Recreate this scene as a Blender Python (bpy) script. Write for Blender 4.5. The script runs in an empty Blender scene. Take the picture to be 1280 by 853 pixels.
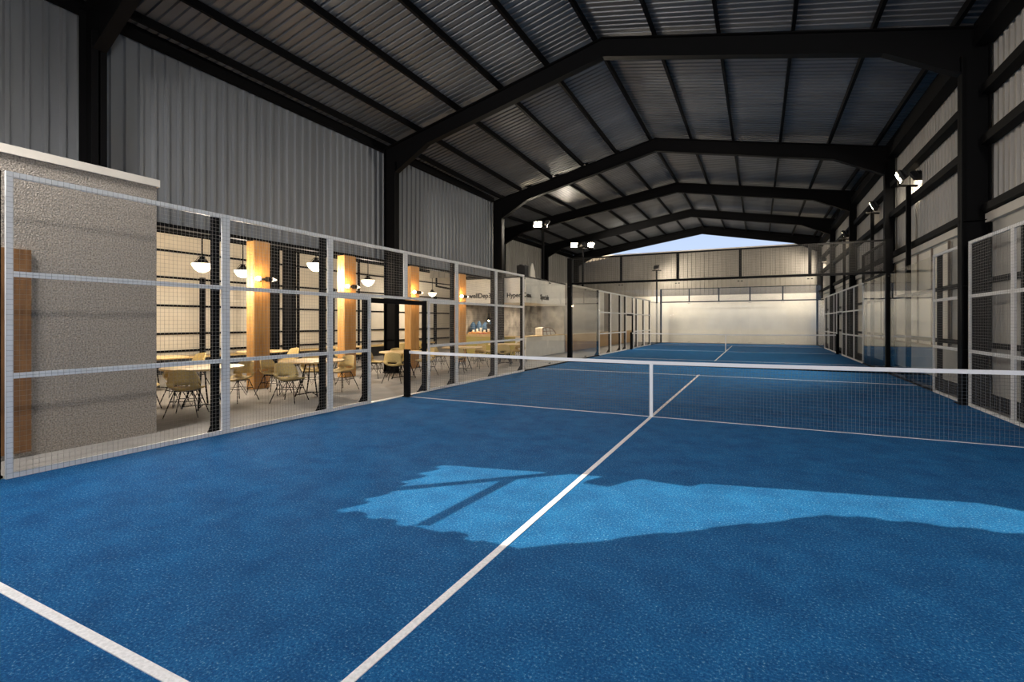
import bpy, math, random
from mathutils import Vector, Matrix
random.seed(7)
S = bpy.context.scene
COL = S.collection
PI = math.pi

# ------------------------------------------------------------------ camera
cd = bpy.data.cameras.new('camera')
cam = bpy.data.objects.new('camera', cd); COL.objects.link(cam)
cam.location = (1.559, -8.205, 1.525)
cam.rotation_euler = (PI/2, 0, 0.4605)
cd.sensor_width = 36; cd.lens = 622.32/1280*36
cd.shift_y = -23.3/1280
cd.clip_start = .02; cd.clip_end = 500
S.camera = cam

# ------------------------------------------------------------------ world, sun, exposure
w = bpy.data.worlds.new('sky'); S.world = w; w.use_nodes = True
wn = w.node_tree.nodes; wl = w.node_tree.links
bg = wn['Background']
tc = wn.new('ShaderNodeTexCoord'); sep = wn.new('ShaderNodeSeparateXYZ'); cr = wn.new('ShaderNodeValToRGB')
wl.new(tc.outputs['Generated'], sep.inputs[0]); wl.new(sep.outputs['Z'], cr.inputs[0])
cr.color_ramp.elements[0].position = 0.0; cr.color_ramp.elements[0].color = (.50, .60, .80, 1)
cr.color_ramp.elements[1].position = .6; cr.color_ramp.elements[1].color = (.16, .27, .55, 1)
wl.new(cr.outputs[0], bg.inputs[0]); bg.inputs[1].default_value = 1.15
sd = bpy.data.lights.new('sun', 'SUN'); sun = bpy.data.objects.new('sun', sd); COL.objects.link(sun)
sd.energy = 9.5; sd.angle = math.radians(.15); sd.color = (1, .82, .60)
sun.rotation_euler = Vector((-.6, -1.1, 1)).to_track_quat('Z', 'Y').to_euler()
S.view_settings.view_transform = 'Standard'; S.view_settings.look = 'None'
S.view_settings.gamma = 1; S.view_settings.use_curve_mapping = False
S.view_settings.exposure = 0.3
S.cycles.use_denoising = True
S.cycles.max_bounces = 8; S.cycles.diffuse_bounces = 4; S.cycles.glossy_bounces = 3
S.cycles.transmission_bounces = 4; S.cycles.transparent_max_bounces = 24
S.cycles.sample_clamp_indirect = 6

# ------------------------------------------------------------------ materials
def mat(name, col, rough=.6, metal=0.0, noise=0.0, scale=8.0, bump=0.0, bscale=None, spec=.5, stretch=None, col2=None, detail=4, coat=0, emit=None):
    m = bpy.data.materials.new(name); m.use_nodes = True
    nt = m.node_tree; N = nt.nodes; L = nt.links; b = N['Principled BSDF']
    b.inputs['Base Color'].default_value = (*col, 1); b.inputs['Roughness'].default_value = rough
    b.inputs['Metallic'].default_value = metal; b.inputs['Specular IOR Level'].default_value = spec
    if coat: b.inputs['Coat Weight'].default_value = coat
    tx = N.new('ShaderNodeTexCoord'); mp = N.new('ShaderNodeMapping'); L.new(tx.outputs['Object'], mp.inputs[0])
    if stretch: mp.inputs['Scale'].default_value = stretch
    if noise or col2:
        n = N.new('ShaderNodeTexNoise'); n.inputs['Scale'].default_value = scale; n.inputs['Detail'].default_value = detail
        L.new(mp.outputs[0], n.inputs['Vector'])
        r = N.new('ShaderNodeValToRGB'); L.new(n.outputs['Fac'], r.inputs[0])
        a, c = (col, col2) if col2 else (tuple(x*(1-noise) for x in col), tuple(min(1, x*(1+noise)) for x in col))
        r.color_ramp.elements[0].position = .33; r.color_ramp.elements[0].color = (*a, 1)
        r.color_ramp.elements[1].position = .67; r.color_ramp.elements[1].color = (*c, 1)
        L.new(r.outputs[0], b.inputs['Base Color'])
    if bump:
        n2 = N.new('ShaderNodeTexNoise'); n2.inputs['Scale'].default_value = bscale or scale; n2.inputs['Detail'].default_value = 3
        L.new(mp.outputs[0], n2.inputs['Vector'])
        bp = N.new('ShaderNodeBump'); bp.inputs['Strength'].default_value = bump; bp.inputs['Distance'].default_value = .02
        L.new(n2.outputs['Fac'], bp.inputs['Height']); L.new(bp.outputs[0], b.inputs['Normal'])
    if emit:
        b.inputs['Emission Color'].default_value = (*emit[0], 1); b.inputs['Emission Strength'].default_value = emit[1]
    return m

def turf_mat():
    m = bpy.data.materials.new('blue_turf'); m.use_nodes = True
    nt = m.node_tree; N = nt.nodes; L = nt.links; b = N['Principled BSDF']
    tx = N.new('ShaderNodeTexCoord')
    fine = N.new('ShaderNodeTexNoise'); fine.inputs['Scale'].default_value = 70; fine.inputs['Detail'].default_value = 5; fine.inputs['Roughness'].default_value = .75
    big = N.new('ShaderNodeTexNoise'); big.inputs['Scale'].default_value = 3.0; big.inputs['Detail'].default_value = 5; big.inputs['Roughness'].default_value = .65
    for n in (fine, big): L.new(tx.outputs['Object'], n.inputs['Vector'])
    r1 = N.new('ShaderNodeValToRGB'); L.new(fine.outputs['Fac'], r1.inputs[0]); e = r1.color_ramp.elements
    e[0].position = .36; e[0].color = (.003, .058, .205, 1); e[1].position = .58; e[1].color = (.014, .155, .385, 1)
    k = r1.color_ramp.elements.new(.69); k.color = (.40, .53, .62, 1)
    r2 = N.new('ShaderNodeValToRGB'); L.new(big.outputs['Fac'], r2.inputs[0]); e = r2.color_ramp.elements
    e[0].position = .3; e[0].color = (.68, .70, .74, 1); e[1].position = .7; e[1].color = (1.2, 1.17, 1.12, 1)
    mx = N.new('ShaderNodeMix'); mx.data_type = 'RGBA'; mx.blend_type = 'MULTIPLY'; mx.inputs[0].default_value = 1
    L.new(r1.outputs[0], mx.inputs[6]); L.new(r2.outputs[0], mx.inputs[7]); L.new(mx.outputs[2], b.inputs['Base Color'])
    b.inputs['Roughness'].default_value = .8; b.inputs['Specular IOR Level'].default_value = .1
    bp = N.new('ShaderNodeBump'); bp.inputs['Strength'].default_value = .9; bp.inputs['Distance'].default_value = .02
    L.new(fine.outputs['Fac'], bp.inputs['Height']); L.new(bp.outputs[0], b.inputs['Normal'])
    return m

def glass_mat():
    m = bpy.data.materials.new('clear_glass'); m.use_nodes = True
    nt = m.node_tree; N = nt.nodes; L = nt.links
    for n in list(N): N.remove(n)
    o = N.new('ShaderNodeOutputMaterial'); mx = N.new('ShaderNodeMixShader'); f = N.new('ShaderNodeFresnel')
    t = N.new('ShaderNodeBsdfTransparent'); g = N.new('ShaderNodeBsdfGlossy')
    ge = N.new('ShaderNodeNewGeometry'); ma = N.new('ShaderNodeMath'); ma.operation = 'MULTIPLY_ADD'
    ma.inputs[1].default_value = 1/1.4-1.4; ma.inputs[2].default_value = 1.4   # same reflectance on both faces of the pane
    L.new(ge.outputs['Backfacing'], ma.inputs[0]); L.new(ma.outputs[0], f.inputs[0]); t.inputs[0].default_value = (.985, .99, .985, 1); g.inputs['Roughness'].default_value = .015
    L.new(f.outputs[0], mx.inputs[0]); L.new(t.outputs[0], mx.inputs[1]); L.new(g.outputs[0], mx.inputs[2]); L.new(mx.outputs[0], o.inputs[0])
    return m

M = dict(
    turf=turf_mat(), glass=glass_mat(),
    line=mat('white_line', (.72, .70, .70), .8, noise=.12, scale=60, bump=.3, bscale=150),
    black=mat('black_steel', (.0035, .0035, .004), .6, spec=.07),
    blackflat=mat('black_plastic', (.012, .012, .013), .6),
    white=mat('white_powder_coat', (.88, .87, .85), .4, noise=.04, scale=5),
    wire=mat('grey_wire', (.32, .30, .28), .45, metal=.4),
    darkwire=mat('dark_wire', (.045, .042, .038), .5, metal=.3),
    net=mat('grey_net_cord', (.13, .14, .16), .8),
    tape=mat('white_net_tape', (.78, .78, .80), .6),
    clad=mat('grey_cladding_left', (.165, .175, .19), .5, metal=.1, noise=.10, scale=1.2, stretch=(1, 1, .2)),  # bluish cast of the sky is put into this grey
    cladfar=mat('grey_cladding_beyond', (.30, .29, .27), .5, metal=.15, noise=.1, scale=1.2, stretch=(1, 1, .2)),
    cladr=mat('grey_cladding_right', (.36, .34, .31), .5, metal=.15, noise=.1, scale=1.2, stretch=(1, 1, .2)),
    cladback=mat('beige_cladding', (.21, .19, .16), .5, metal=.1, noise=.06, scale=1.2),
    roof=mat('roof_sheet', (.105, .112, .125), .42, metal=.3, noise=.18, scale=1.6, stretch=(.25, 1, 1)),
    concrete=mat('concrete_floor', (.22, .205, .19), .75, noise=.14, scale=2.2, bump=.1, bscale=30),
    outside=mat('outside_paving', (.42, .40, .36), .9, noise=.15, scale=1),
    pebble=mat('pebbledash', (.17, .145, .12), .9, col2=(.44, .39, .335), scale=58, detail=6, bump=.8, bscale=60),
    coping=mat('pale_coping', (.62, .57, .50), .7, noise=.05, scale=4),
    plaster=mat('white_plaster', (.84, .78, .69), .85, noise=.05, scale=1.3, bump=.05, bscale=12),
    kwhite=mat('kiosk_cream', (.82, .78, .70), .6, noise=.04, scale=3),
    kconc=mat('mottled_concrete', (.13, .12, .11), .8, col2=(.34, .31, .27), scale=2.6, detail=6, bump=.1, bscale=20),
    panel=mat('pale_grey_wall_panel', (.44, .42, .38), .6, noise=.06, scale=1.1),
    cafewall=mat('cream_wall_panel', (.66, .60, .50), .45, noise=.06, scale=1.4),
    wood=mat('honey_wood', (.42, .20, .055), .45, col2=(.56, .31, .10), scale=5, stretch=(6, 6, .5), bump=.08),
    brown=mat('brown_timber', (.14, .062, .02), .45, col2=(.24, .115, .04), scale=5, stretch=(6, 6, .5)),
    dado=mat('oak_dado', (.34, .19, .065), .5, col2=(.45, .27, .10), scale=4, stretch=(5, 5, .5)),
    tabletop=mat('pale_oak_top', (.58, .40, .17), .35, col2=(.70, .51, .25), scale=6, stretch=(1, 6, 1)),
    shell=mat('khaki_shell', (.46, .33, .12), .65, col2=(.58, .44, .19), scale=60, bump=.3, bscale=90),
    tan=mat('tan_shell', (.42, .30, .16), .6),
    blue=mat('blue_cloth', (.005, .035, .085), .8, noise=.3, scale=12),
    bread=mat('golden_bread', (.62, .30, .08), .7, noise=.3, scale=20),
    red=mat('red_fruit', (.45, .06, .03), .5),
    yellow=mat('mustard_counter', (.45, .36, .08), .6),
    creampanel=mat('cream_lining', (.86, .79, .67), .5, noise=.04, scale=2),
    brownrail=mat('taupe_rail', (.22, .17, .13), .6),
    ink=mat('black_lettering', (.02, .018, .015), .6),
    opal=mat('opal_glass', (.9, .85, .75), .4, emit=((1, .82, .56), 3.0)),
    bulb=mat('glowing_bulb', (1, .9, .7), .4, emit=((1, .76, .45), 40)),
    led=mat('floodlight_led', (1, .95, .85), .4, emit=((1, .80, .52), 60)),
    leddim=mat('floodlight_lens_off', (.35, .36, .38), .15),
)

# ------------------------------------------------------------------ mesh builder
class MB:
    def __init__(s): s.v = []; s.f = []
    def quadgrid(s, rows):
        n0 = len(s.v); w_ = len(rows[0])
        for r in rows: s.v += [tuple(q) for q in r]
        for i in range(len(rows)-1):
            for j in range(w_-1):
                a = n0+i*w_+j; s.f.append((a, a+1, a+w_+1, a+w_))
        return s
    def box(s, a, b):
        x0, y0, z0 = [min(p) for p in zip(a, b)]; x1, y1, z1 = [max(p) for p in zip(a, b)]
        n = len(s.v)
        s.v += [(x0, y0, z0), (x1, y0, z0), (x1, y1, z0), (x0, y1, z0), (x0, y0, z1), (x1, y0, z1), (x1, y1, z1), (x0, y1, z1)]
        s.f += [tuple(n+i for i in q) for q in ((0, 3, 2, 1), (4, 5, 6, 7), (0, 1, 5, 4), (1, 2, 6, 5), (2, 3, 7, 6), (3, 0, 4, 7))]
        return s
    def bar(s, p, q, wd, ht, up=(0, 0, 1)):
        p = Vector(p); q = Vector(q); d = (q-p).normalized(); u = Vector(up)
        if abs(d.dot(u)) > .98: u = Vector((1, 0, 0))
        r = d.cross(u).normalized(); u = r.cross(d).normalized()
        n = len(s.v)
        for c in (p, q):
            for i, j in ((-1, -1), (1, -1), (1, 1), (-1, 1)): s.v.append(tuple(c+r*(i*wd/2)+u*(j*ht/2)))
        s.f += [tuple(n+i for i in t) for t in ((0, 1, 2, 3), (7, 6, 5, 4), (0, 4, 5, 1), (1, 5, 6, 2), (2, 6, 7, 3), (3, 7, 4, 0))]
        return s
    def tube(s, pts, r, n=8, caps=True):
        pts = [Vector(p) for p in pts]; rs = r if isinstance(r, (list, tuple)) else [r]*len(pts)
        base = len(s.v); prev = None
        for i, p in enumerate(pts):
            d = (pts[min(i+1, len(pts)-1)]-pts[max(i-1, 0)]).normalized()
            u = prev if prev is not None and abs(prev.dot(d)) < .95 else (Vector((0, 0, 1)) if abs(d.z) < .9 else Vector((1, 0, 0)))
            a = d.cross(u).normalized(); b = a.cross(d).normalized(); prev = b
            for k in range(n):
                t = 2*PI*k/n; s.v.append(tuple(p+a*(math.cos(t)*rs[i])+b*(math.sin(t)*rs[i])))
        for i in range(len(pts)-1):
            for k in range(n):
                a = base+i*n+k; b = base+i*n+(k+1) % n; s.f.append((a, b, b+n, a+n))
        if caps:
            s.f.append(tuple(base+k for k in reversed(range(n)))); s.f.append(tuple(base+(len(pts)-1)*n+k for k in range(n)))
        return s
    def lathe(s, c, prof, n=24, ax='z'):
        base = len(s.v)
        for r, h in prof:
            for k in range(n):
                t = 2*PI*k/n; s.v.append((c[0]+r*math.cos(t), c[1]+r*math.sin(t), c[2]+h))
        for i in range(len(prof)-1):
            for k in range(n):
                a = base+i*n+k; b = base+i*n+(k+1) % n; s.f.append((a, b, b+n, a+n))
        s.f.append(tuple(base+k for k in reversed(range(n)))); s.f.append(tuple(base+(len(prof)-1)*n+k for k in range(n)))
        return s
    def prism(s, poly, off):
        n = len(s.v); k = len(poly); off = Vector(off)
        s.v += [tuple(p) for p in poly]+[tuple(Vector(p)+off) for p in poly]
        s.f.append(tuple(n+i for i in range(k))); s.f.append(tuple(n+k+i for i in reversed(range(k))))
        for i in range(k): j = (i+1) % k; s.f.append((n+j, n+i, n+k+i, n+k+j))
        return s
    def wire(s, p, q, r):          # three sided wire without caps
        p = Vector(p); q = Vector(q); d = (q-p).normalized()
        u = Vector((0, 0, 1)) if abs(d.z) < .9 else Vector((1, 0, 0))
        a = d.cross(u).normalized(); b = a.cross(d); n = len(s.v)
        for c in (p, q):
            for k in range(3):
                t = 2*PI*k/3; s.v.append(tuple(c+a*(math.cos(t)*r)+b*(math.sin(t)*r)))
        for k in range(3): j = (k+1) % 3; s.f.append((n+k, n+j, n+3+j, n+3+k))
        return s
    def build(s, name, m, parent=None, local=False, smooth=False, kind=None, label=None):
        off = Vector((0, 0, 0))
        if parent is not None and not local:
            q = parent
            while q is not None: off += q.location; q = q.parent
        me = bpy.data.meshes.new(name); me.from_pydata([tuple(Vector(v)-off) for v in s.v], [], s.f)
        me.materials.append(M[m] if isinstance(m, str) else m)
        if smooth: me.polygons.foreach_set('use_smooth', [True]*len(me.polygons))
        me.update()
        o = bpy.data.objects.new(name, me); COL.objects.link(o)
        if parent is not None: o.parent = parent
        if kind: o['kind'] = kind
        if label: o['label'] = label
        return o

def thing(name, label, cat, loc=(0, 0, 0), rz=0, group=None):
    o = bpy.data.objects.new(name, None); COL.objects.link(o); o.empty_display_size = .1
    o.location = loc; o.rotation_euler = (0, 0, rz); o['label'] = label; o['category'] = cat
    if group: o['group'] = group
    return o
def tag(o, label, cat, group=None):
    o['label'] = label; o['category'] = cat
    if group: o['group'] = group
    return o
def struct(name, mb, m, **k): return mb.build(name, m, kind='structure', **k)
def dup(root, loc, rz, label, group=None):
    r = root.copy(); COL.objects.link(r); r.location = loc; r.rotation_euler = (0, 0, rz); r['label'] = label
    if group: r['group'] = group
    for ch in list(root.children):
        c = ch.copy(); COL.objects.link(c); c.parent = r
        for g_ in list(ch.children):
            d = g_.copy(); COL.objects.link(d); d.parent = c
    return r
def lamp(name, kind, loc, energy, color, parent=None, size=.1, direction=None, spot=None):
    l = bpy.data.lights.new(name, kind); l.energy = energy; l.color = color
    if kind == 'AREA': l.size = size
    else: l.shadow_soft_size = size
    if spot: l.spot_size = spot; l.spot_blend = .6
    o = bpy.data.objects.new(name, l); COL.objects.link(o); o.location = loc
    if direction: o.rotation_euler = Vector(direction).to_track_quat('-Z', 'Y').to_euler()
    if parent is not None:
        o.parent = parent; o.location = Vector(loc)-parent.location
    return o

# ------------------------------------------------------------------ hall shell
FY = [-12.0, -3.8, 3.86, 10.9, 17.6, 24.2, 31.0]
RIDGE = [(-1.9, 8.5), (-1.9, 8.5), (-1.9, 8.55), (-1.9, 8.4), (-2.1, 8.45), (-2.2, 8.5), (-2.2, 8.5)]
LEFT = [(-8.85, 6.85), (-8.85, 6.85), (-8.85, 6.87), (-8.85, 6.78), (-12.2, 6.9), (-12.2, 6.9), (-12.2, 6.95)]
LEFTB = (-12.2, 6.55)
RIGHT = [(5.4, 6.88), (5.4, 6.88), (5.4, 6.92), (5.4, 6.95), (5.4, 7.15), (5.4, 7.2), (5.4, 7.12)]
def prof_z(i, x, far=False):
    rx, rz = RIDGE[i]; lx, lz = LEFT[i] if not (far and i == 3) else LEFTB
    if x <= rx: return lz+(rz-lz)*(x-lx)/(rx-lx)
    qx, qz = RIGHT[i]; return rz+(qz-rz)*(x-rx)/(qx-rx)
def roof_z(x, y):
    y = max(-12, min(31, y))
    for i in range(6):
        if y <= FY[i+1] or i == 5:
            t = (y-FY[i])/(FY[i+1]-FY[i]); far = i >= 3
            return prof_z(i, x, far)*(1-t)+prof_z(i+1, x, far)*t

def ribs(a, b, pitch, d):
    pts = []; x = a
    while x < b-1e-6:
        for fx, dd in ((0, 0), (.62, 0), (.70, d), (.92, d)):
            if x+fx*pitch < b: pts.append((x+fx*pitch, dd))
        x += pitch
    pts.append((b, 0)); return pts

fl = MB().box((-16, -24, -.25), (6.2, 34, -.02)); floor_o = struct('floor', fl, 'concrete')
go = MB().box((-60, -90, -.6), (60, 90, -.27)); tag(go.build('ground', 'outside', kind='structure'), 'pale paving around the hall', 'ground')

# roof sheets with ribs running down the slope
mb = MB()
for seg in range(6):
    far = seg >= 3
    y0, y1 = FY[seg], FY[seg+1]
    xl = -12.4 if far else -9.0
    for y_pts in (ribs(y0, y1, .19, .035),):
        cols = []
        for y, d in y_pts:
            row = []
            for x in (xl, -2.05, 5.6): row.append((x, y, roof_z(x, y)+.16+d))
            cols.append(row)
        mb.quadgrid(cols)
ceil_o = struct('ceiling', mb, 'roof', label='ribbed grey metal roof on black purlins')
for seg in range(6):
    far = seg >= 3
    xs = [-8.45, -7.5, -6.1, -4.75, -3.4, -2.1, -.65, .75, 2.2, 3.6, 4.85, 5.2]
    if far: xs = [-11.8, -10.4, -8.95] + xs[1:]
    for x in xs:
        z0, z1 = roof_z(x, FY[seg]+.001), roof_z(x, FY[seg+1]-.001)
        wd = .07
        MB().bar((x, FY[seg], z0+.07), (x, FY[seg+1], z1+.07), wd, .15).build('purlin', 'black', ceil_o)

def clad_wall(name, plane, val, a, b, z0, z1f, m, pitch=.22, d=.04, sgn=1, **k):
    """ribbed sheet: plane 'x' runs along y, plane 'y' runs along x"""
    rows = []
    for t, dd in ribs(a, b, pitch, d):
        zt = z1f(t) if callable(z1f) else z1f
        if plane == 'x': rows.append([(val+sgn*dd, t, z0), (val+sgn*dd, t, zt)])
        else: rows.append([(t, val+sgn*dd, z0), (t, val+sgn*dd, zt)])
    return struct(name, MB().quadgrid(rows), m, **k)
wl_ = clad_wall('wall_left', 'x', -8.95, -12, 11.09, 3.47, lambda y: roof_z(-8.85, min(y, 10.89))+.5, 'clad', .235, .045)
MB().box((-9.03, -12, 3.40), (-8.86, 10.9, 3.47)).build('flashing', 'black', wl_)
# eave beams
MB().bar((-8.84, -12, 6.93), (-8.84, 10.9, 6.89), .12, .24).build('eave_beam', 'black', wl_)
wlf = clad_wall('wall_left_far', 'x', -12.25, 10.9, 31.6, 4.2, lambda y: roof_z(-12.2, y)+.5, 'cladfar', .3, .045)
MB().box((-12.35, 10.9, 4.1), (-12.16, 31.6, 4.22)).build('flashing', 'coping', wlf)
MB().bar((-12.15, 10.9, 6.72), (-12.15, 31, 6.9), .09, .25).build('eave_beam', 'black', wlf)
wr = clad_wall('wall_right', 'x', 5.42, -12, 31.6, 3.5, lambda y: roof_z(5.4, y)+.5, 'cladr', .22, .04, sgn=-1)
for z, h in ((3.60, .13), (4.84, .16), (5.76, .16), (6.74, .30)):
    for i in range(6):
        y0, y1 = FY[i]+.14, FY[i+1]-.14
        MB().box((5.18 if z < 6 else 5.1, y0, z-h/2), (5.37, y1, z+h/2)).build('girt', 'black', wr)
MB().box((5.28, -12, 3.36), (5.44, 31.6, 3.52)).build('flashing', 'coping', wr)
# flat lower wall panels on the right
pn = MB().box((5.36, -.598, .06), (5.42, .598, 3.37))
first = None
y = -12+.6
k = 0
while y < 31.4:
    if first is None:
        first = pn.build('wall_panel', 'panel', None); first.parent = wr; first.location = (0, y, 0)
    else:
        c = first.copy(); COL.objects.link(c); c.parent = wr; c.location = (0, y, 0)
    y += 1.2
MB().box((5.30, -12, -.02), (5.43, 31.6, .22)).build('plinth', 'black', wr)
for z in (1.11, 2.29):
    for i in range(6):
        MB().box((5.27, FY[i]+.14, z-.045), (5.36, FY[i+1]-.14, z+.045)).build('girt', 'black', wr)

# cream lining with slim rails on the right wall beside the glass
for (ya, yb) in ((5.9, 10.7), (11.2, 17.2)):
    n_ = 4; st_ = (yb-ya)/n_
    for k in range(n_): MB().box((5.325, ya+k*st_+.01, .98), (5.358, ya+(k+1)*st_-.01, 3.3)).build('wall_panel', 'creampanel', wr)
    for k in range(n_+1): MB().box((5.29, ya+k*st_-.02, .95), (5.33, ya+k*st_+.02, 3.32)).build('mullion', 'brownrail', wr)
    for z in (.96, 2.28): MB().box((5.28, ya, z-.025), (5.33, yb, z+.025)).build('rail', 'brownrail', wr)

# back wall: pale plaster below, beige cladding above, open gable over it
wb = clad_wall('wall_back', 'y', 31.75, -12.3, 5.5, 3.5, 6.95, 'cladback', .3, .04, sgn=-1)
MB().box((-12.3, 31.7, -.02), (5.5, 31.9, 3.56)).build('lower_wall', 'plaster', wb)
MB().box((-12.3, 31.62, 6.93), (5.5, 31.82, 7.02)).build('flashing', 'coping', wb)
for z in (4.6, 5.8): MB().box((-12.2, 31.78, z-.06), (5.4, 31.9, z+.06)).build('girt', 'black', wb)
# step wall where the hall widens
clad_wall('wall_return', 'y', 11.05, -12.3, -8.95, 3.6, lambda x: roof_z(x, 11.0)+.15, 'cladfar', .3, .04)

# near gable wall behind the camera; its open corner lets the sun in
OPEN = [(-6.10, 7.70), (-5.2, 6.22), (-3.6, 6.22), (-2.53, 7.72), (-1.40, 7.88), (.6, 7.95), (.6, 9.2), (-6.10, 9.2)]
def gap(x):
    zs = []
    n = len(OPEN)
    for i in range(n):
        (x0, z0), (x1, z1) = OPEN[i], OPEN[(i+1) % n]
        if (x0 <= x < x1) or (x1 <= x < x0): zs.append(z0+(z1-z0)*(x-x0)/(x1-x0))
    return (min(zs), max(zs)) if len(zs) >= 2 else None
mb = MB(); x = -9.0; st = .15
while x < 5.5:
    zt = roof_z(x+st/2, -11.99)+.17; g_ = gap(x+st/2); yo = -12.0-(.03 if int(round((x+9)/st)) % 2 else 0)
    if g_ is None: mb.box((x-.004, yo-.06, 4.1), (x+st+.004, yo, zt))
    else:
        if x < -3.7: a = b = min(g_[0]+random.uniform(-.035, .035), zt)
        else: ga, gb = gap(x-.004) or g_, gap(x+st+.004) or g_; a, b = min(ga[0], zt), min(gb[0], zt)
        mb.prism([(x-.004, yo, 4.1), (x+st+.004, yo, 4.1), (x+st+.004, yo, b), (x-.004, yo, a)], (0, -.06, 0))
    x += st
wn_ = struct('wall_near', mb, 'clad')
MB().prism([(-9.0, -12.09, roof_z(-9.0, -12)+.04), (-1.9, -12.09, roof_z(-1.9, -12)+.04), (5.5, -12.09, roof_z(5.5, -12)+.04), (5.5, -12.09, roof_z(5.5, -12)+.3), (-1.9, -12.09, roof_z(-1.9, -12)+.3), (-9.0, -12.09, roof_z(-9.0, -12)+.3)], (0, .05, 0)).build('sun_edge_trim', 'black', wn_)  # unseen strip added to straighten the upper edge of the sun patch
for a, b, t in (((-5.50, -11.95, 6.55), (-4.62, -11.95, 8.12), .09), ((-5.03, -11.95, 7.38), (-4.42, -11.95, 6.2), .09)):
    MB().bar(a, b, t, .05, up=(0, 1, 0)).build('brace', 'black', wn_)
MB().box((-4.46, -11.98, 7.55), (-4.22, -11.9, 8.12)).build('bracket', 'black', wn_)  # unseen plate added to cast a block shadow into the sun patch
MB().box((-4.12, -11.98, 7.86), (-3.72, -11.9, 8.20)).build('bracket', 'black', wn_)  # another unseen plate, added for the second block shadow

# portal frames
def portal(i):
    y = FY[i]; names = ['', 'black steel portal frame nearest the camera, its column beside the pebbledash wall',
        'black steel portal frame whose left column stands behind the court doorway',
        'black steel portal frame whose left column stands in front of the cream kiosk',
        'black steel portal frame third from the open gable',
        'black steel portal frame second from the open gable',
        'farthest black steel portal frame under the open gable']
    if i == 6: y = 30.8
    lx, lz = LEFT[i]; qx, qz = RIGHT[i]; rx, rz = RIDGE[i]
    t = thing('portal_frame', names[i], 'steel frame', ((lx+qx)/2, y, 0), group='black portal frames of the hall')
    if i == 3: pass
    dep = .46
    for sx, ex, ez in ((1, lx+.08, lz), (-1, qx-.08, qz)):
        cw = .42
        if i == 2 and sx == -1: ex = 5.34
        elif sx == -1: cw = .26
        mb = MB().box((ex, y-.012, -.02), (ex+sx*cw, y+.012, ez-.1))
        mb.box((ex, y-.11, -.02), (ex+sx*.02, y+.11, ez)); mb.box((ex+sx*(cw-.02), y-.11, -.02), (ex+sx*cw, y+.11, ez-.45))
        mb.box((ex-.0*sx, y-.16, -.02), (ex+sx*(cw+.04), y+.16, .015))
        for zz in (1.0, 2.2, 3.4): mb.box((ex, y-.1, zz), (ex+sx*cw, y+.1, zz+.012))
        mb.build('column', 'black', t)
        # rafter: web, top flange, bottom flange, haunch
        a = Vector((ex, y, ez)); b = Vector((rx, y, rz))
        hx = 1.25
        d = (b-a); L = abs(rx-ex); sl = (rz-ez)/L
        def P(s, off): return (ex+sx*s, y, ez+sl*s-off)
        tp = -.2 if i == 6 else 0
        poly = [P(0, tp), P(L, tp), P(L, dep), P(hx+.35, dep), P(cw, .86), P(0, .86)]
        mb = MB().prism([Vector(p)-Vector((0, .01, 0)) for p in poly], (0, .02, 0))
        for (p, q) in ((P(0, 0), P(L, 0)), (P(L, dep), P(hx+.35, dep)), (P(hx+.35, dep), P(cw, .86))):
            mb.bar(p, q, .2, .025, up=(0, 0, 1))
        mb.build('rafter', 'black', t)
for i in range(1, 7): portal(i)

# ------------------------------------------------------------------ turf and lines
def turf(y0, label):
    o = MB().box((-5.03, y0, -.02), (5.03, y0+19.94, 0)).build('court_turf', 'turf')
    tag(o, label, 'turf', 'blue turf courts')
    yc = y0+9.97
    def ln(a, b, n='court_line'): MB().box((a[0], a[1], -.001), (b[0], b[1], .005)).build(n, 'line', o)
    ln((-.025, yc-7.15), (.025, yc+7.15))
    for s in (-1, 1): ln((-4.98, yc+s*6.95-.025), (4.98, yc+s*6.95+.025))
    ln((-4.98, yc-.012), (4.98, yc+.012))
    return o
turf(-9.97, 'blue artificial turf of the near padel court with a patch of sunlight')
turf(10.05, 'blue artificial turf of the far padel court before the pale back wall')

# ------------------------------------------------------------------ nets
def net(yc, label, zc=.88, ze=.92, sag=True):
    t = thing('court_net', label, 'net', (0, yc, 0), group='court nets')
    for s in (-1, 1):
        mb = MB().box((s*4.86, yc-.045, 0), (s*4.97, yc+.045, .97)); mb.box((s*4.83, yc-.08, 0), (s*5.0, yc+.08, .015))
        mb.build('post', 'black', t)
    N = 40; xs = [-4.86+9.72*i/N for i in range(N+1)]
    top = lambda x: zc+(ze-zc)*(abs(x)/4.86)**1.5+.02
    rows = [[(x, yc-.006, top(x)-.055) for x in xs], [(x, yc-.008, top(x)) for x in xs], [(x, yc+.008, top(x)) for x in xs], [(x, yc+.006, top(x)-.055) for x in xs]]
    MB().quadgrid(rows).build('headband', 'tape', t)
    mb = MB().box((-.026, yc-.012, 0), (.026, yc+.012, zc+.0)); mb.build('centre_strap', 'tape', t)
    mb = MB(); st = .045
    n = int(9.72/st)
    for i in range(n+1):
        x = -4.86+i*9.72/n; mb.wire((x, yc, .015), (x, yc, top(x)-.05), .0015)
    for j in range(19):
        f = j/19
        for i in range(0, 20):
            xa, xb = -4.86+i*.486, -4.86+(i+1)*.486
            mb.wire((xa, yc, .015+f*(top(xa)-.07)), (xb, yc, .015+f*(top(xb)-.07)), .0015)
    mb.build('netting', 'net', t, kind='stuff')
net(0, 'near padel net with white headband and centre strap')
net(20.02, 'far padel net before the pale back wall')

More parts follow.
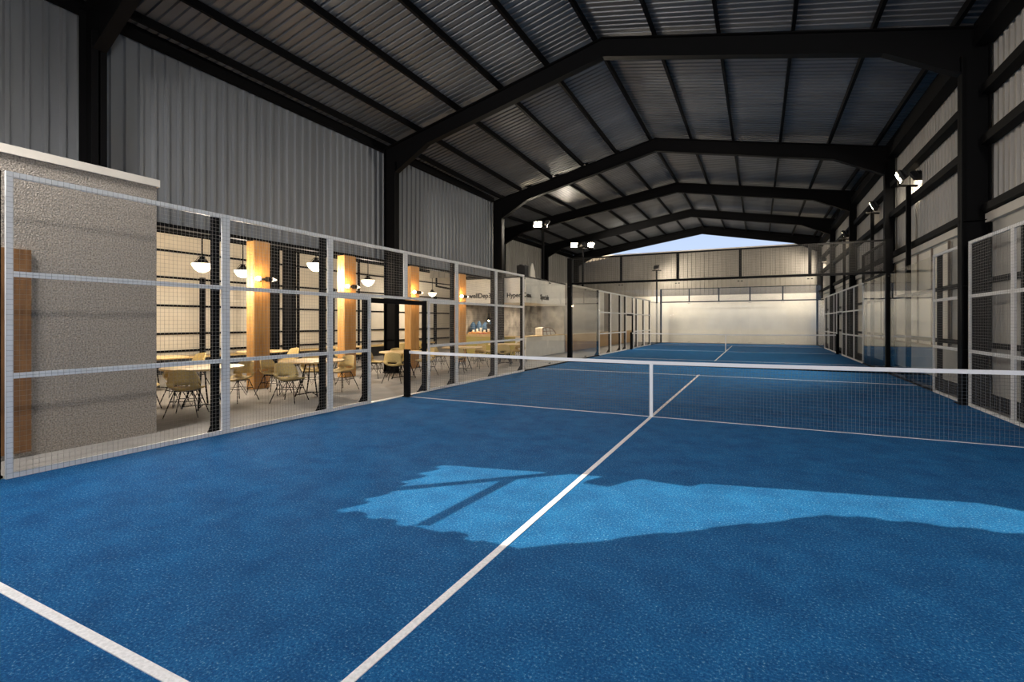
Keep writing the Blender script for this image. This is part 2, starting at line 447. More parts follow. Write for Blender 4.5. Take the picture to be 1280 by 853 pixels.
# ------------------------------------------------------------------ court enclosure
def fence_panel(x, y0, y1, z0, z1, label, side, wirem='wire', frame='white', rails=(1.0, 2.0), pitch=.05, post=True, grp='white framed mesh panels'):
    """panel in the plane X = x; side +1 when the court lies toward +X"""
    t = thing('mesh_fence', label, 'mesh panel', (x, (y0+y1)/2, z0), group=grp)
    wd = .055; th = .03
    xa, xb = x-th/2, x+th/2
    for yy in (y0, y1-wd): MB().box((xa, yy, z0), (xb, yy+wd, z1)).build('stile', frame, t)
    for zz in (z0+(.0 if z0 < .1 else 0), z1-wd): MB().box((xa, y0+wd, zz), (xb, y1-wd, zz+wd)).build('rail', frame, t)
    for r in rails:
        if z0+.1 < r < z1-.1: MB().box((xa, y0+wd, r-wd/2), (xb, y1-wd, r+wd/2)).build('rail', frame, t)
    mb = MB(); xw = x+side*(th/2+.004); r = .0015
    n = max(1, round((y1-y0)/pitch)); m_ = max(1, round((z1-z0)/pitch))
    for i in range(n+1): yy = y0+(y1-y0)*i/n; mb.wire((xw, yy, z0), (xw, yy, z1), r)
    for j in range(m_+1): zz = z0+(z1-z0)*j/m_; mb.wire((xw, y0, zz), (xw, y1, zz), r)
    mb.build('wire_mesh', wirem, t, kind='stuff')
    return t
def fence_post(x, y, h, label, side, w_=.08, z0=0, grp='black posts of the court fences', gusset=True):
    t = thing('fence_post', label, 'post', (x, y, z0), group=grp)
    MB().box((x-w_/2, y-w_/2, z0), (x+w_/2, y+w_/2, h)).build('shaft', 'black', t)
    mb = MB().box((x-.04, y-.08, z0-.01), (x-side*.14, y+.08, z0+.012)) if gusset else MB().box((x-w_/2-.01, y-w_/2-.01, z0-.01), (x+w_/2+.01, y+w_/2+.01, z0+.012))
    mb.build('base_plate', 'black', t)
    if gusset:
        MB().prism([(x-side*w_/2, y-.006, .01), (x-side*(w_/2+.12), y-.006, .01), (x-side*w_/2, y-.006, .2)], (0, .012, 0)).build('gusset', 'black', t)
    return t
def glass_panel(p, q, z0, z1, label, grp='glass walls of the courts', edge=True):
    """vertical pane between points p and q (x, y)"""
    p = Vector((*p, 0)); q = Vector((*q, 0)); d = (q-p).normalized(); c = (p+q)/2
    t = thing('glass_screen', label, 'glass panel', (c.x, c.y, z0), group=grp)
    g0 = p+d*.008; g1 = q-d*.008
    MB().bar((g0.x, g0.y, (z0+z1)/2), (g1.x, g1.y, (z0+z1)/2), .012, z1-z0-.04, up=(0, 0, 1)).build('pane', 'glass', t)
    for z in (.10, 2.9):
        for e in (p+d*.05, q-d*.05):
            MB().bar((e.x-d.x*.03, e.y-d.y*.03, z), (e.x+d.x*.03, e.y+d.y*.03, z), .03, .03).build('clamp', 'blackflat', t)
    MB().bar((p.x, p.y, z0+.02), (q.x, q.y, z0+.02), .04, .035).build('base_channel', 'black', t)
    return t

XL, XR = -5.0, 5.0
# left side of the near court
fence_panel(XL, -6.06, -3.83, 0, 3, 'white framed wire mesh panel in front of the grey pebbledash wall, nearest on the left', 1)
fence_panel(XL, -3.83, -1.97, 0, 3, 'second mesh panel from the left, before the round table with a pendant lamp', 1)
fence_panel(XL, -1.97, -.99, 0, 2.0, 'narrow low mesh panel left of the court doorway', 1)
fence_panel(XL, -1.97, .05, 2.0, 3, 'upper mesh panel above the left half of the doorway', 1)
fence_panel(XL, .05, 2.0, 2.0, 3, 'upper mesh panel above the right half of the doorway', 1)
fence_panel(XL, .84, 2.0, 0, 2.0, 'narrow low mesh panel right of the court doorway', 1)
fence_panel(XL, 2.0, 4.02, 0, 3, 'mesh panel right of the doorway in front of the kiosk food display', 1)
fence_panel(XL, 4.02, 5.85, 0, 3, 'mesh panel next to the glass at the kiosk corner', 1)
for y, h, lb in ((-6.12, 3, 'black post at the left edge of the photo beside the pebbledash wall'),
                 (-3.93, 3, 'black fence post between the first and second mesh panels from the left'),
                 (-2.07, 3, 'black fence post between the second panel and the doorway panel'),
                 (-1.05, 2.0, 'short black post at the left jamb of the court doorway'),
                 (.03, 3.0, 'black post piece standing on the lintel above the doorway'),
                 (.80, 2.0, 'short black post at the right jamb of the court doorway'),
                 (1.92, 3, 'black fence post first right of the doorway'),
                 (3.94, 3, 'black fence post second right of the doorway'),
                 (5.85, 3, 'black fence post where the left mesh meets the glass')):
    fence_post(XL-.075, y, h, lb, 1, z0=(2.0 if y == .03 else 0), gusset=(y != .03))
o = MB().box((XL-.11, -1.0, 1.90), (XL-.04, .8, 1.99)).build('door_lintel', 'black'); tag(o, 'black steel lintel across the court doorway', 'lintel')
o = MB().box((XL-.09, -1.0, -.02), (XL+.02, .84, .012)).build('door_threshold', 'white'); tag(o, 'pale threshold strip on the ground at the court doorway', 'threshold')
o = MB().box((XL-.14, -.90, -.02), (XL-.11, -.87, 1.2)).build('door_stop_rail', 'black'); tag(o, 'thin black upright rod just inside the court doorway', 'rod')
for a, b, lb in ((5.85, 8, 'glass panel at the kiosk corner'), (8, 10, 'glass panel before the kiosk counter with the display case'),
                 (-10, -8, 'glass side wall panel left of the camera'), (-8, -6.12, 'glass side wall panel left of the mesh fence')):
    glass_panel((XL, a), (XL, b), 0, 3, lb)
# right side of the near court
fence_panel(XR, 4.04, 5.73, 0, 3, 'white framed mesh panel left of the big right column', -1)
fence_panel(XR, 1.88, 3.64, 0, 3, 'white framed mesh panel just right of the big right column', -1)
fence_panel(XR, .0, 1.88, 0, 3, 'white framed mesh panel at the right edge of the photo', -1)
fence_panel(XR, -2, .0, 0, 3, 'mesh panel on the right beside the net post', -1)
fence_panel(XR, -3.62, -2, 0, 3, 'mesh panel on the right behind the net', -1)
fence_panel(XR, -6, -4.02, 0, 3, 'mesh panel on the right nearest the camera', -1)
for y, lb in ((5.60, 'black post behind the mesh where the right glass begins'), (1.72, 'black fence post behind the right mesh beside the net'),
              (-.1, 'black fence post on the right at the net line'), (-2.0, 'black fence post on the right, one panel before the net'),
              (-4.1, 'black fence post on the right, two panels before the net')):
    fence_post(XR+.075, y, 3, lb, -1)
for a, b, lb in ((5.76, 8, 'right glass panel before the cream wall lining'), (8, 10, 'right glass panel next to the court corner post'),
                 (-10, -8, 'glass side wall panel right of the camera'), (-8, -6, 'glass side wall panel right of the camera, next to the mesh')):
    glass_panel((XR, a), (XR, b), 0, 3, lb)
# wall shared by the courts
lbs = ['leftmost', 'second from left', 'middle', 'fourth from left', 'rightmost']
for k in range(5):
    glass_panel((-5+2*k, 10.0), (-3+2*k, 10.0), 0, 3, lbs[k]+' glass panel of the wall between the two courts')
def cross_frame(y, label, zt=4.0):
    t = thing('cross_fence', label, 'fence', (0, y, 3))
    MB().box((-5.08, y-.03, 2.98), (5.08, y+.04, 3.06)).build('beam', 'black', t)
    MB().box((-5.05, y-.02, zt-.05), (5.05, y+.03, zt)).build('top_rail', 'black', t)
    for x in (-4.97, -3, -1, 1, 3, 4.97): MB().box((x-.04, y-.03, 3.05), (x+.04, y+.03, zt)).build('upright', 'black', t)
    mb = MB(); r = .0036
    n = 200
    for i in range(n+1): x = -5+i*.05; mb.wire((x, y-.035, 3.05), (x, y-.035, zt), r)
    for j in range(20): z = 3.05+j*.05; mb.wire((-5, y-.035, z), (5, y-.035, z), r)
    mb.build('wire_mesh', 'darkwire', t, kind='stuff')
cross_frame(10.06, 'black framed mesh fence on top of the glass wall between the courts')
cross_frame(30.06, 'black framed mesh fence on top of the glass before the pale back wall')
for x, y, lb in ((-5.0, 10.06, 'thick black corner post left, between the two courts'), (5.02, 10.06, 'thick black corner post right, between the two courts'),
                 (-5.0, 30.06, 'far black corner post on the left before the pale back wall'), (5.0, 30.06, 'far black corner post on the right before the pale back wall')):
    fence_post(x, y, 4.0, lb, 1 if x < 0 else -1, w_=.16 if y < 20 else .12, gusset=False)
for k in range(5):
    glass_panel((-5+2*k, 30.0), (-3+2*k, 30.0), 0, 3, lbs[k]+' glass panel before the pale back wall')
# mesh return over the right glass corner
t = thing('corner_mesh', 'high mesh section running back from the right corner post', 'fence', (5.0, 11, 3))
MB().box((4.97, 10.1, 3.94), (5.03, 14, 4.0)).build('top_rail', 'black', t); MB().box((4.97, 10.1, 2.98), (5.03, 14, 3.05)).build('bottom_rail', 'black', t)
MB().box((4.96, 13.94, 3.0), (5.04, 14.02, 4.0)).build('upright', 'black', t)
mb = MB()
for i in range(78): mb.wire((4.96, 10.1+i*.05, 3), (4.96, 10.1+i*.05, 3.97), .0028)
for j in range(20): mb.wire((4.96, 10.1, 3+j*.05), (4.96, 14, 3+j*.05), .0028)
mb.build('wire_mesh', 'darkwire', t, kind='stuff')
# far court sides
for s, x, sd_ in ((-1, XL, 'left'), (1, XR, 'right')):
    for a, b, lb in ((10.1, 12, 'first'), (12, 14, 'second'), (26, 28, 'third'), (28, 30, 'last')):
        glass_panel((x, a), (x, b), 0, 3, lb+' glass panel along the '+sd_+' side of the far court')
    bays = [(14, 16, 0, 3), (16, 18, 0, 3), (18, 19.2, 0, 3), (21.0, 22, 0, 3), (22, 24, 0, 3), (24, 26, 0, 3), (19.2, 21.0, 2.0, 3)]
    ord_ = ['nearest', 'second', 'third', 'fourth', 'fifth', 'farthest', 'over-door']
    for (a, b, z0, z1), nm in zip(bays, ord_):
        fence_panel(x, a, b, z0, z1, nm+' white framed mesh panel along the '+sd_+' side of the far court', -s, pitch=.1)
    for y, nm in ((14, 'first'), (16, 'second'), (18, 'third'), (19.15, 'left door jamb'), (21.05, 'right door jamb'), (22, 'sixth'), (24, 'seventh'), (26, 'last')):
        fence_post(x+s*.075, y, 3, nm+' black post along the '+sd_+' side of the far court', -s)
    o = MB().box((x+s*.04, 19.2, 1.9), (x+s*.11, 21.05, 2.0)).build('door_lintel', 'black'); tag(o, 'black lintel over the '+sd_+' doorway of the far court', 'lintel')

# ------------------------------------------------------------------ floodlights
def floodlight(x, y, zt, aims, label, lit, heads=1, z0=0, tint=(1, .89, .73), cone=128):
    t = thing('floodlight', label, 'floodlight', (x, y, z0), group='court floodlights on poles')
    MB().box((x-.05, y-.05, z0-.02), (x+.05, y+.05, zt)).build('pole', 'black', t)
    ar = .22 if x > 0 else .3
    MB().bar((x-ar, y-.12, zt), (x+ar, y+.12, zt), .05, .05).build('crossarm', 'black', t)
    if not isinstance(aims, list): aims = [(aims, lit)]*heads
    heads = len(aims)
    for k, (aim, lit) in enumerate(aims):
        A = Vector(aim).normalized(); side = A.cross(Vector((0, 0, 1))).normalized(); up = side.cross(A).normalized()
        c = Vector((x, y, zt+.22))+Vector((k-(heads-1)/2, (k-(heads-1)/2)*.4, 0))*.46
        h = MB()
        for (w0, h0, d0, w1, h1, d1) in ((.20, .15, .0, .20, .15, -.07), (.20, .15, -.07, .13, .09, -.14)):
            n = len(h.v)
            for ww, hh, dd in ((w0, h0, d0), (w1, h1, d1)):
                for i, j in ((-1, -1), (1, -1), (1, 1), (-1, 1)): h.v.append(tuple(c+side*(i*ww)+up*(j*hh)+A*dd))
            h.f += [tuple(n+i for i in q) for q in ((0, 1, 2, 3), (7, 6, 5, 4), (0, 4, 5, 1), (1, 5, 6, 2), (2, 6, 7, 3), (3, 7, 4, 0))]
        for f in range(5):
            p = c+side*((f-2)*.07)-A*.14; h.bar(p-up*.09, p+up*.09, .008, .06, up=A)
        hd = h.build('lamp_head', 'blackflat', t)
        e = MB()
        for i in (-1, 1):
            for j in (-1, 1):
                p = c+side*(i*.095)+up*(j*.07)+A*.006
                e.v += [tuple(p+side*a*.082+up*b*.058) for a, b in ((-1, -1), (1, -1), (1, 1), (-1, 1))]
                n = len(e.v)-4; e.f.append((n, n+1, n+2, n+3))
        e.build('lens', 'led' if lit else 'leddim', hd)
        b = MB(); b.tube([c-side*.22, Vector((c.x, c.y, zt))-side*.22+Vector((0, 0, .02)), Vector((c.x, c.y, zt))+side*.22+Vector((0, 0, .02)), c+side*.22], .012, 6); b.build('bracket', 'black', t)
        if lit: lamp('floodlight_beam', 'SPOT', c+A*.05, lit, tint, t, .3, A, math.radians(cone))
floodlight(-7.6, 13.55, 5.95, [((.38, -.75, -.50), 900), ((.8, .3, -.5), 0)], 'lit floodlight on a pole standing on the kiosk roof', 0, cone=100, z0=3.54)
floodlight(-7.6, 19.5, 5.8, [((.35, -.75, -.5), 500), ((.5, .7, -.45), 2400), ((.75, -.35, -.5), 600)], 'lit floodlight cluster on a pole standing on the pebbledash wall beyond the kiosk', 0, z0=3.57)
floodlight(-5.1, 28.9, 5.3, (.6, .75, -.6), 'small floodlight on a pole in front of the beige cladding, turned to the back wall', 1000, 1)
floodlight(5.15, 28.9, 5.3, (-.6, .75, -.6), 'small floodlight at the far right corner of the far court', 1000, 1)
floodlight(5.11, 8.3, 5.15, [((-.9, .12, -.42), 1500), ((-.35, .7, -.75), 350)], 'lit floodlight on a pole on the right wall side', 0)  # second head added to brighten the cream lining
floodlight(5.11, 13.0, 5.35, (-.85, .3, -.4), 'floodlight behind the lit one on the right, turned to the far court', 700, 1)
floodlight(5.11, 19.4, 5.4, (-.85, .4, -.4), 'farthest floodlight on the right, turned to the back wall', 600, 1)
floodlight(-5.2, -7.9, 5.6, (.45, .8, -.75), 'added double fill floodlight on a pole left of the camera, out of view', 900, 2, tint=(1, .97, .93), cone=160)  # unseen lamp added as fill for the near court
floodlight(5.11, -7.9, 5.6, (-.45, .8, -.75), 'added double fill floodlight on a pole right of the camera, out of view', 900, 2, tint=(1, .97, .93), cone=160)  # its unseen twin, also added to brighten the near end
# ------------------------------------------------------------------ cafe shell
XC = -15.0
cw = MB().box((XC-.1, -12, -.02), (XC, 31.6, 5.0)); cafe_wall = struct('wall_cafe', cw, 'cafewall')
for z, h in ((.62, .06), (1.17, .06), (2.05, .06), (2.93, .06), (3.76, .06), (4.45, .14)):
    MB().box((XC, -12, z-h/2), (XC+.08, 31.6, z+h/2)).build('girt', 'black', cafe_wall)
for y in (-3.0, -.5, 2.0, 5.6, 7.6, 11.4, 15.2, 18.5, 22): MB().box((XC+.0, y-.06, 0), (XC+.14, y+.06, 5.0 if y in (5.6, 11.4, 18.5) else 3.0)).build('upright', 'black', cafe_wall)
cc = MB().box((XC-.1, -12, 4.75), (-9.0, 11.0, 4.85)); struct('ceiling_cafe', cc, 'coping')
cc = MB().box((XC-.1, 11.0, 4.75), (-12.3, 31.7, 4.85)); struct('ceiling_cafe_far', cc, 'coping')
we = MB().box((XC-.1, 31.6, -.02), (-12.2, 31.75, 5)); struct('wall_cafe_end', we, 'plaster')
pb = MB().box((-9.0, -12, -.02), (-6.0, -4.17, 3.42)); pw = struct('wall_pebbledash', pb, 'pebble', label='grey pebbledash wall with pale coping')
MB().box((-9.0, -12, 3.42), (-5.97, -4.14, 3.52)).build('coping', 'coping', pw)
MB().box((XC, -4.32, -.02), (-9.0, -4.17, 4.75)).build('partition', 'plaster', pw)
# brown timber door in it
dr = thing('door_1', 'brown vertical timber door in the pebbledash wall', 'door', (-6.0, -6.02, 0)); dr['kind'] = 'structure'; 
for k in range(5): MB().box((-6.0, -6.52+k*.2+.003, .04), (-5.965, -6.52+(k+1)*.2-.003, 2.36)).build('plank', 'brown', dr)
MB().box((-5.965, -5.93, .98), (-5.90, -5.90, 1.12)).build('door_handle', 'white', dr)

# twin steel columns and thin pipes in the cafe
for y0, y1, x, lb in ((3.08, 3.38, -13.0, 'left one of two thick black columns behind the first timber pillar'), (3.56, 3.92, -13.0, 'right one of two thick black columns behind the first timber pillar')):
    t = thing('cafe_column', lb, 'column', (x, y0, 0))
    MB().box((x-.05, y0, -.02), (x+.05, y0+.03, 4.75)).build('flange', 'black', t); MB().box((x-.05, y1-.03, -.02), (x+.05, y1, 4.75)).build('flange', 'black', t)
    MB().box((x-.02, y0+.03, -.02), (x+.02, y1-.03, 4.75)).build('web', 'black', t)
for (pts, lb) in (([(-13.2, 4.35, 0), (-13.2, 4.35, 4.3), (-13.2, 5.1, 4.4), (-13.2, 5.1, 4.74)], 'thin black pipe rising right of the twin columns'),
                  ([(-13.2, 7.35, 0), (-13.2, 7.35, 4.3), (-13.2, 8.3, 4.35), (-13.2, 8.3, 4.74)], 'thin black pipe behind the second timber pillar'),
                  ([(-13.0, 9.2, -.02), (-13.0, 9.2, 2.3), (-13.0, 8.7, 2.4)], 'bent black pipe seen through the court doorway'),
                  ([(-13.5, -1, 4.74), (-13.5, -1, 4.1), (-13.5, 16, 4.1), (-13.5, 16, 4.74)], 'long black conduit hanging under the cafe ceiling'),
                  ([(-12.6, 12.0, 4.74), (-12.6, 12.0, 3.3), (-13.5, 15.5, 3.3), (-13.5, 15.5, 4.74)], 'black conduit beyond the third timber pillar')):
    o = MB().tube(pts, .05, 8).build('pipe', 'black', smooth=True); tag(o, lb, 'pipe')

# timber pillars
def pillar(y0, y1, label):
    t = thing('timber_pillar', label, 'pillar', (-8.8, (y0+y1)/2, 0), group='timber clad pillars of the cafe')
    MB().box((-9.04, y0+.02, -.02), (-8.82, y1-.02, 3.42)).build('core', 'brown', t)
    n = 4; st = (y1-y0)/n
    for k in range(n): MB().box((-8.82, y0+k*st+.003, -.01), (-8.795-.004*(k % 2), y0+(k+1)*st-.003, 3.40)).build('board', 'wood', t)
    for k in range(2): MB().box((-9.06+k*.12+.003, y0, -.01), (-9.06+(k+1)*.12-.003, y0+.022, 3.40)).build('board', 'wood', t)
pillar(-.62, -.20, 'timber clad pillar nearest the camera'); pillar(2.15, 2.6, 'second timber clad pillar, left of the doorway')
pillar(5.12, 5.57, 'third timber clad pillar, seen through the court doorway'); pillar(8.12, 8.6, 'fourth timber clad pillar, beside the kiosk food display')

def wall_lamp(y, label, z=2.53):
    t = thing('wall_lamp', label, 'wall lamp', (-8.78, y, z), group='wall lamps on the timber pillars')
    MB().box((-8.80, y-.05, z-.05), (-8.76, y+.05, z+.05)).build('wall_plate', 'black', t)
    MB().tube([(-8.77, y, z), (-8.70, y, z), (-8.70, y+.16, z), (-8.70, y+.30, z)], .022, 8).build('arm', 'black', t, smooth=True)
    MB().lathe((-8.70, y-.08, z-.055), [(.01, 0), (.045, .02), (.058, .055), (.045, .09), (.01, .11)], 14).build('globe', 'bulb', t, smooth=True)
    MB().tube([(-8.70, y+.12, z), (-8.70, y+.26, z)], .055, 12).build('socket', 'black', t, smooth=True)
    MB().tube([(-8.70, y+.26, z), (-8.70, y+.40, z)], [.055, .012], 12).build('shade_tip', 'opal', t, smooth=True)
    lamp('lamp_glow', 'POINT', (-8.60, y-.08, z), 22, (1, .62, .28), t, .05)
wall_lamp(-.50, 'glowing wall lamp on the nearest timber pillar'); wall_lamp(2.25, 'glowing wall lamp on the second timber pillar')
wall_lamp(5.25, 'glowing wall lamp on the third timber pillar'); wall_lamp(8.2, 'glowing wall lamp on the timber pillar beside the kiosk')

def pendant(x, y, z, label, r=.21, e=185):
    t = thing('pendant_lamp', label, 'pendant lamp', (x, y, z), group='opal pendant lamps in the cafe')
    MB().lathe((x, y, z-r*.8), [(.005, 0), (r*.28, .008), (r*.52, r*.16), (r*.74, r*.36), (r*.91, r*.6), (r, r*.86), (r*.98, r*.89)], 28).build('shade', 'opal', t, smooth=True)
    MB().tube([(x, y, z+.16), (x, y, z+.16+.02), (x, y, 4.75)], .014, 8).build('rod', 'black', t)
    MB().lathe((x, y, z+.02), [(.03, 0), (.14, .03), (.10, .06), (.05, .12), (.05, .16)], 16).build('cap', 'black', t, smooth=True)
    mb = MB()
    for k in range(3):
        a = 2*PI*k/3+.3; mb.tube([(x+r*.9*math.cos(a), y+r*.9*math.sin(a), z), (x+.05*math.cos(a), y+.05*math.sin(a), z+.18)], .006, 5)
    mb.build('chain', 'black', t)
    lamp('lamp_glow', 'POINT', (x, y, z-.32), e, (1, .87, .69), t, .15)
pendant(-9.45, -1.40, 2.80, 'opal bowl pendant lamp nearest the camera'); pendant(-10.5, .31, 2.86, 'opal bowl pendant lamp half hidden by the nearest timber pillar')
pendant(-9.35, 1.66, 3.12, 'opal bowl pendant lamp between the first two timber pillars', .24); pendant(-11.1, 5.6, 3.03, 'opal bowl pendant lamp beside the steel column at the doorway', .24)
pendant(-13.2, 12.5, 3.0, 'opal bowl pendant lamp deep in the cafe beyond the doorway')

# ------------------------------------------------------------------ tables and chairs
def make_table(label):
    t = thing('round_table', label, 'table', (0, 0, 0), group='round cafe tables')
    MB().lathe((0, 0, .71), [(.60, 0), (.655, .006), (.66, .028), (.655, .034)], 36).build('tabletop', 'tabletop', t, local=True)
    MB().lathe((0, 0, .685), [(.2, 0), (.2, .025)], 16).build('mounting_plate', 'black', t, local=True)
    for k in range(4):
        a = PI/4+k*PI/2; c, s = math.cos(a), math.sin(a)
        MB().tube([(c*.12, s*.12, .69), (c*.20, s*.20, .35), (c*.34, s*.34, .0)], .014, 8).build('leg', 'black', t, local=True, smooth=True)
    for k in range(2):
        a = PI/4+k*PI/2; c, s = math.cos(a), math.sin(a)
        MB().tube([(c*.33, s*.33, .03), (0, 0, .06), (-c*.33, -s*.33, .03)], .010, 6).build('floor_brace', 'black', t, local=True, smooth=True)
    return t
def make_chair(label, m='shell', grp='khaki shell chairs of the cafe'):
    """seat faces +Y of the chair"""
    t = thing('shell_chair', label, 'chair', (0, 0, 0), group=grp)
    prof = [(.25, .425, .20, 0), (.22, .445, .235, .01), (.10, .43, .25, .03), (-.05, .42, .26, .05), (-.16, .43, .265, .08), (-.215, .475, .27, .10), (-.235, .53, .275, .115), (-.25, .60, .27, .12), (-.265, .68, .25, .11), (-.285, .76, .215, .09), (-.29, .785, .17, .06)]
    N = 12; rows = []
    for i, (y, z, hw, lift) in enumerate(prof):
        r = []; hw *= .87
        for j in range(N+1):
            u = -1+2*j/N; e = abs(u)**2.2
            if i <= 5: r.append((u*hw, y+.02*e*i/5, z+lift*e))
            else: r.append((u*hw, y+lift*e*1.1, z+.05*e*max(0, (7-i))*.3-.02*e))
        rows.append(r)
    mb = MB().quadgrid(rows); W = N+1
    mb.f = [f for f in mb.f if not ((f[0]//W == 5) and 3 <= f[0] % W <= 8)]
    seat = mb.build('shell', m, t, local=True, smooth=True)
    sm = seat.modifiers.new('thickness', 'SOLIDIFY'); sm.thickness = .018; sm.offset = 0
    tops = [(-.13, .15), (.13, .15), (.13, -.13), (-.13, -.13)]
    feet = [(-.25, .26), (.25, .26), (.25, -.27), (-.25, -.27)]
    for (a, b), (c, d) in zip(tops, feet):
        MB().tube([(a, b, .425), (c, d, 0)], .0085, 6).build('leg', 'black', t, local=True)
    mb = MB()
    for k in range(4):
        (a, b), (c, d) = tops[k], feet[k]; (e, f), (g, h) = tops[(k+1) % 4], feet[(k+1) % 4]
        mid = ((c*.45+g*.45)*.9, (d*.45+h*.45)*.9, .13)
        mb.tube([(a, b, .42), mid, (e, f, .42)], .006, 5)
        mb.tube([(a*.6+c*.4, b*.6+d*.4, .255), (e*.6+g*.4, f*.6+h*.4, .255)], .006, 5)
    mb.build('leg_brace', 'black', t, local=True)
    MB().box((-.14, -.14, .408), (.14, .16, .422)).build('seat_mount', 'black', t, local=True)
    return t
chair0 = make_chair('seed'); used = [0]
def chair(x, y, rz, label):
    if used[0] == 0:
        used[0] = 1; chair0.location = (x, y, -.02); chair0.rotation_euler = (0, 0, rz); chair0['label'] = label; return chair0
    return dup(chair0, (x, y, -.02), rz, label)
tab0 = make_table('seed'); tused = [0]
def table(x, y, label):
    if tused[0] == 0:
        tused[0] = 1; tab0.location = (x, y, -.02); tab0['label'] = label; return tab0
    return dup(tab0, (x, y, -.02), random.uniform(0, .4), label)
def face(cx, cy, tx, ty): return math.atan2(ty-cy, tx-cx)-PI/2
tables = [(-7.45, -2.62, 'round oak table beside the pebbledash wall', 'round table by the pebbledash wall', [(.50, -.58, 'nearest'), (-.12, .76, 'right'), (-.84, .1, 'rear'), (-.6, -.72, 'left')]),
          (-6.95, -.62, 'round oak table in front of the first two timber pillars', 'round table before the first two pillars', [(.32, -.82, 'nearest'), (.0, .86, 'right'), (-.86, -.25, 'left'), (-.72, .64, 'rear')]),
          (-7.2, 2.75, 'round oak table seen through the court doorway', 'round table in the doorway', [(.34, -.80, 'nearest'), (.1, .86, 'right'), (-.86, -.25, 'left'), (-.72, .64, 'rear')]),
          (-7.1, 5.6, 'round oak table right of the court doorway', 'round table right of the doorway', [(.34, -.80, 'nearest'), (.1, .86, 'right'), (-.86, -.1, 'left')]),
          (-6.9, 8.3, 'round oak table before the kiosk', 'round table before the kiosk', [(.34, -.80, 'nearest'), (.1, .86, 'right'), (-.86, -.1, 'left')]),
          (-10.9, -1.6, 'round oak table deep in the cafe on the left', 'rear table on the left', [(.34, -.80, 'nearest'), (.0, .86, 'right')]),
          (-10.9, 1.2, 'round oak table behind the first timber pillar', 'table behind the first pillar', [(.60, -.62, 'nearest'), (.0, .86, 'right')]),
          (-10.9, 4.2, 'round oak table behind the second timber pillar', 'table behind the second pillar', [(.60, -.62, 'nearest'), (.0, .86, 'right')]),
          (-10.9, 7.2, 'round oak table behind the third timber pillar', 'table behind the third pillar', [(.60, -.62, 'nearest'), (.0, .86, 'right')])]
for x, y, lb, short, cs in tables:
    table(x, y, lb)
    for dx, dy, nm in cs: chair(x+dx, y+dy, face(x+dx, y+dy, x, y), 'khaki shell chair, '+nm+' one at the '+short)
# bench under the cafe wall
t = thing('bench', 'long pale bench along the cream cafe wall', 'bench', (-14.3, 4, 0))
MB().box((-14.8, -3.5, .42), (-14.1, 14, .48)).build('seat', 'tabletop', t); MB().box((-14.8, -3.5, -.02), (-14.25, 14, .42)).build('base', 'blackflat', t)

# ------------------------------------------------------------------ kiosk
kx, ky0, ky1, kxb = -7.4, 11.2, 16.0, -11.2
kz = -.02
K = thing('kiosk', 'cream kiosk with black lettering on its fascia and a white counter', 'kiosk', (kx, ky0, kz))
mb = MB(); mb.box((kxb, ky0, 2.38), (kx, ky0+.1, 3.46)); mb.box((kx-.1, ky0+.1, 2.38), (kx, ky1, 3.46)); mb.build('fascia', 'kwhite', K)
MB().box((kxb, ky0+.1, 3.40), (kx-.1, ky1, 3.46)).build('roof_board', 'kwhite', K)
MB().box((kxb, ky0+.1, 2.38), (kx-.1, ky1, 2.42)).build('soffit', 'kwhite', K)
MB().box((kxb-.02, ky0-.03, 3.46), (kx+.03, ky1, 3.52)).build('roof_trim', 'blackflat', K)
mb = MB(); mb.box((kx-.5, ky0, kz), (kx, ky1, .88)); mb.build('counter', 'kwhite', K)
mb = MB(); mb.box((kxb, ky0, kz), (kx-.5, ky0+.5, .88)); mb.build('front_counter', 'yellow', K)
MB().box((kx-.55, ky0-.02, .88), (kx+.03, ky1, .92)).build('worktop', 'tabletop', K)
MB().box((kxb, ky0-.02, .88), (kx-.55, ky0+.55, .92)).build('worktop', 'tabletop', K)
MB().box((-9.4, ky0+1.4, kz), (-9.3, ky1, 2.38)).build('rear_wall', 'kconc', K)
MB().box((-9.4, ky1-.1, kz), (kx, ky1, 2.38)).build('end_wall', 'kconc', K)
MB().box((kxb-.1, ky0, kz), (kxb, ky1, 2.38)).build('rear_wall', 'kconc', K)
MB().box((kxb, ky1-.12, kz), (-9.4, ky1, 2.38)).build('rear_wall', 'kconc', K)
def text(s_, loc, rot, size, parent, m='ink'):
    c = bpy.data.curves.new('lettering', 'FONT'); c.body = s_; c.size = size; c.extrude = .008; c.offset = .006; c.align_x = 'LEFT'
    c.materials.append(M[m]); tmp = bpy.data.objects.new('lettering_source', c)
    me = bpy.data.meshes.new_from_object(tmp); bpy.data.objects.remove(tmp)
    o = bpy.data.objects.new('lettering', me); COL.objects.link(o); o.parent = parent
    o.location = Vector(loc)-parent.location; o.rotation_euler = rot; return o
text('wellDep3 eqye', (-10.25, ky0-.015, 2.62), (PI/2, 0, 0), .30, K)
text('Hyper Ce', (-8.32, ky0-.015, 2.62), (PI/2, 0, 0), .27, K)
text('ons.', (kx+.015, 11.3, 2.62), (PI/2, 0, PI/2), .27, K)
text('Specials', (kx+.015, 12.75, 2.58), (PI/2, 0, PI/2), .33, K)
lamp('kiosk_light', 'AREA', (-9.9, 12.2, 2.3), 75, (1, .80, .55), K, .8, (0, 0, -1))
lamp('kiosk_light', 'AREA', (-7.95, 13.8, 2.3), 60, (1, .82, .60), K, .8, (0, 0, -1))
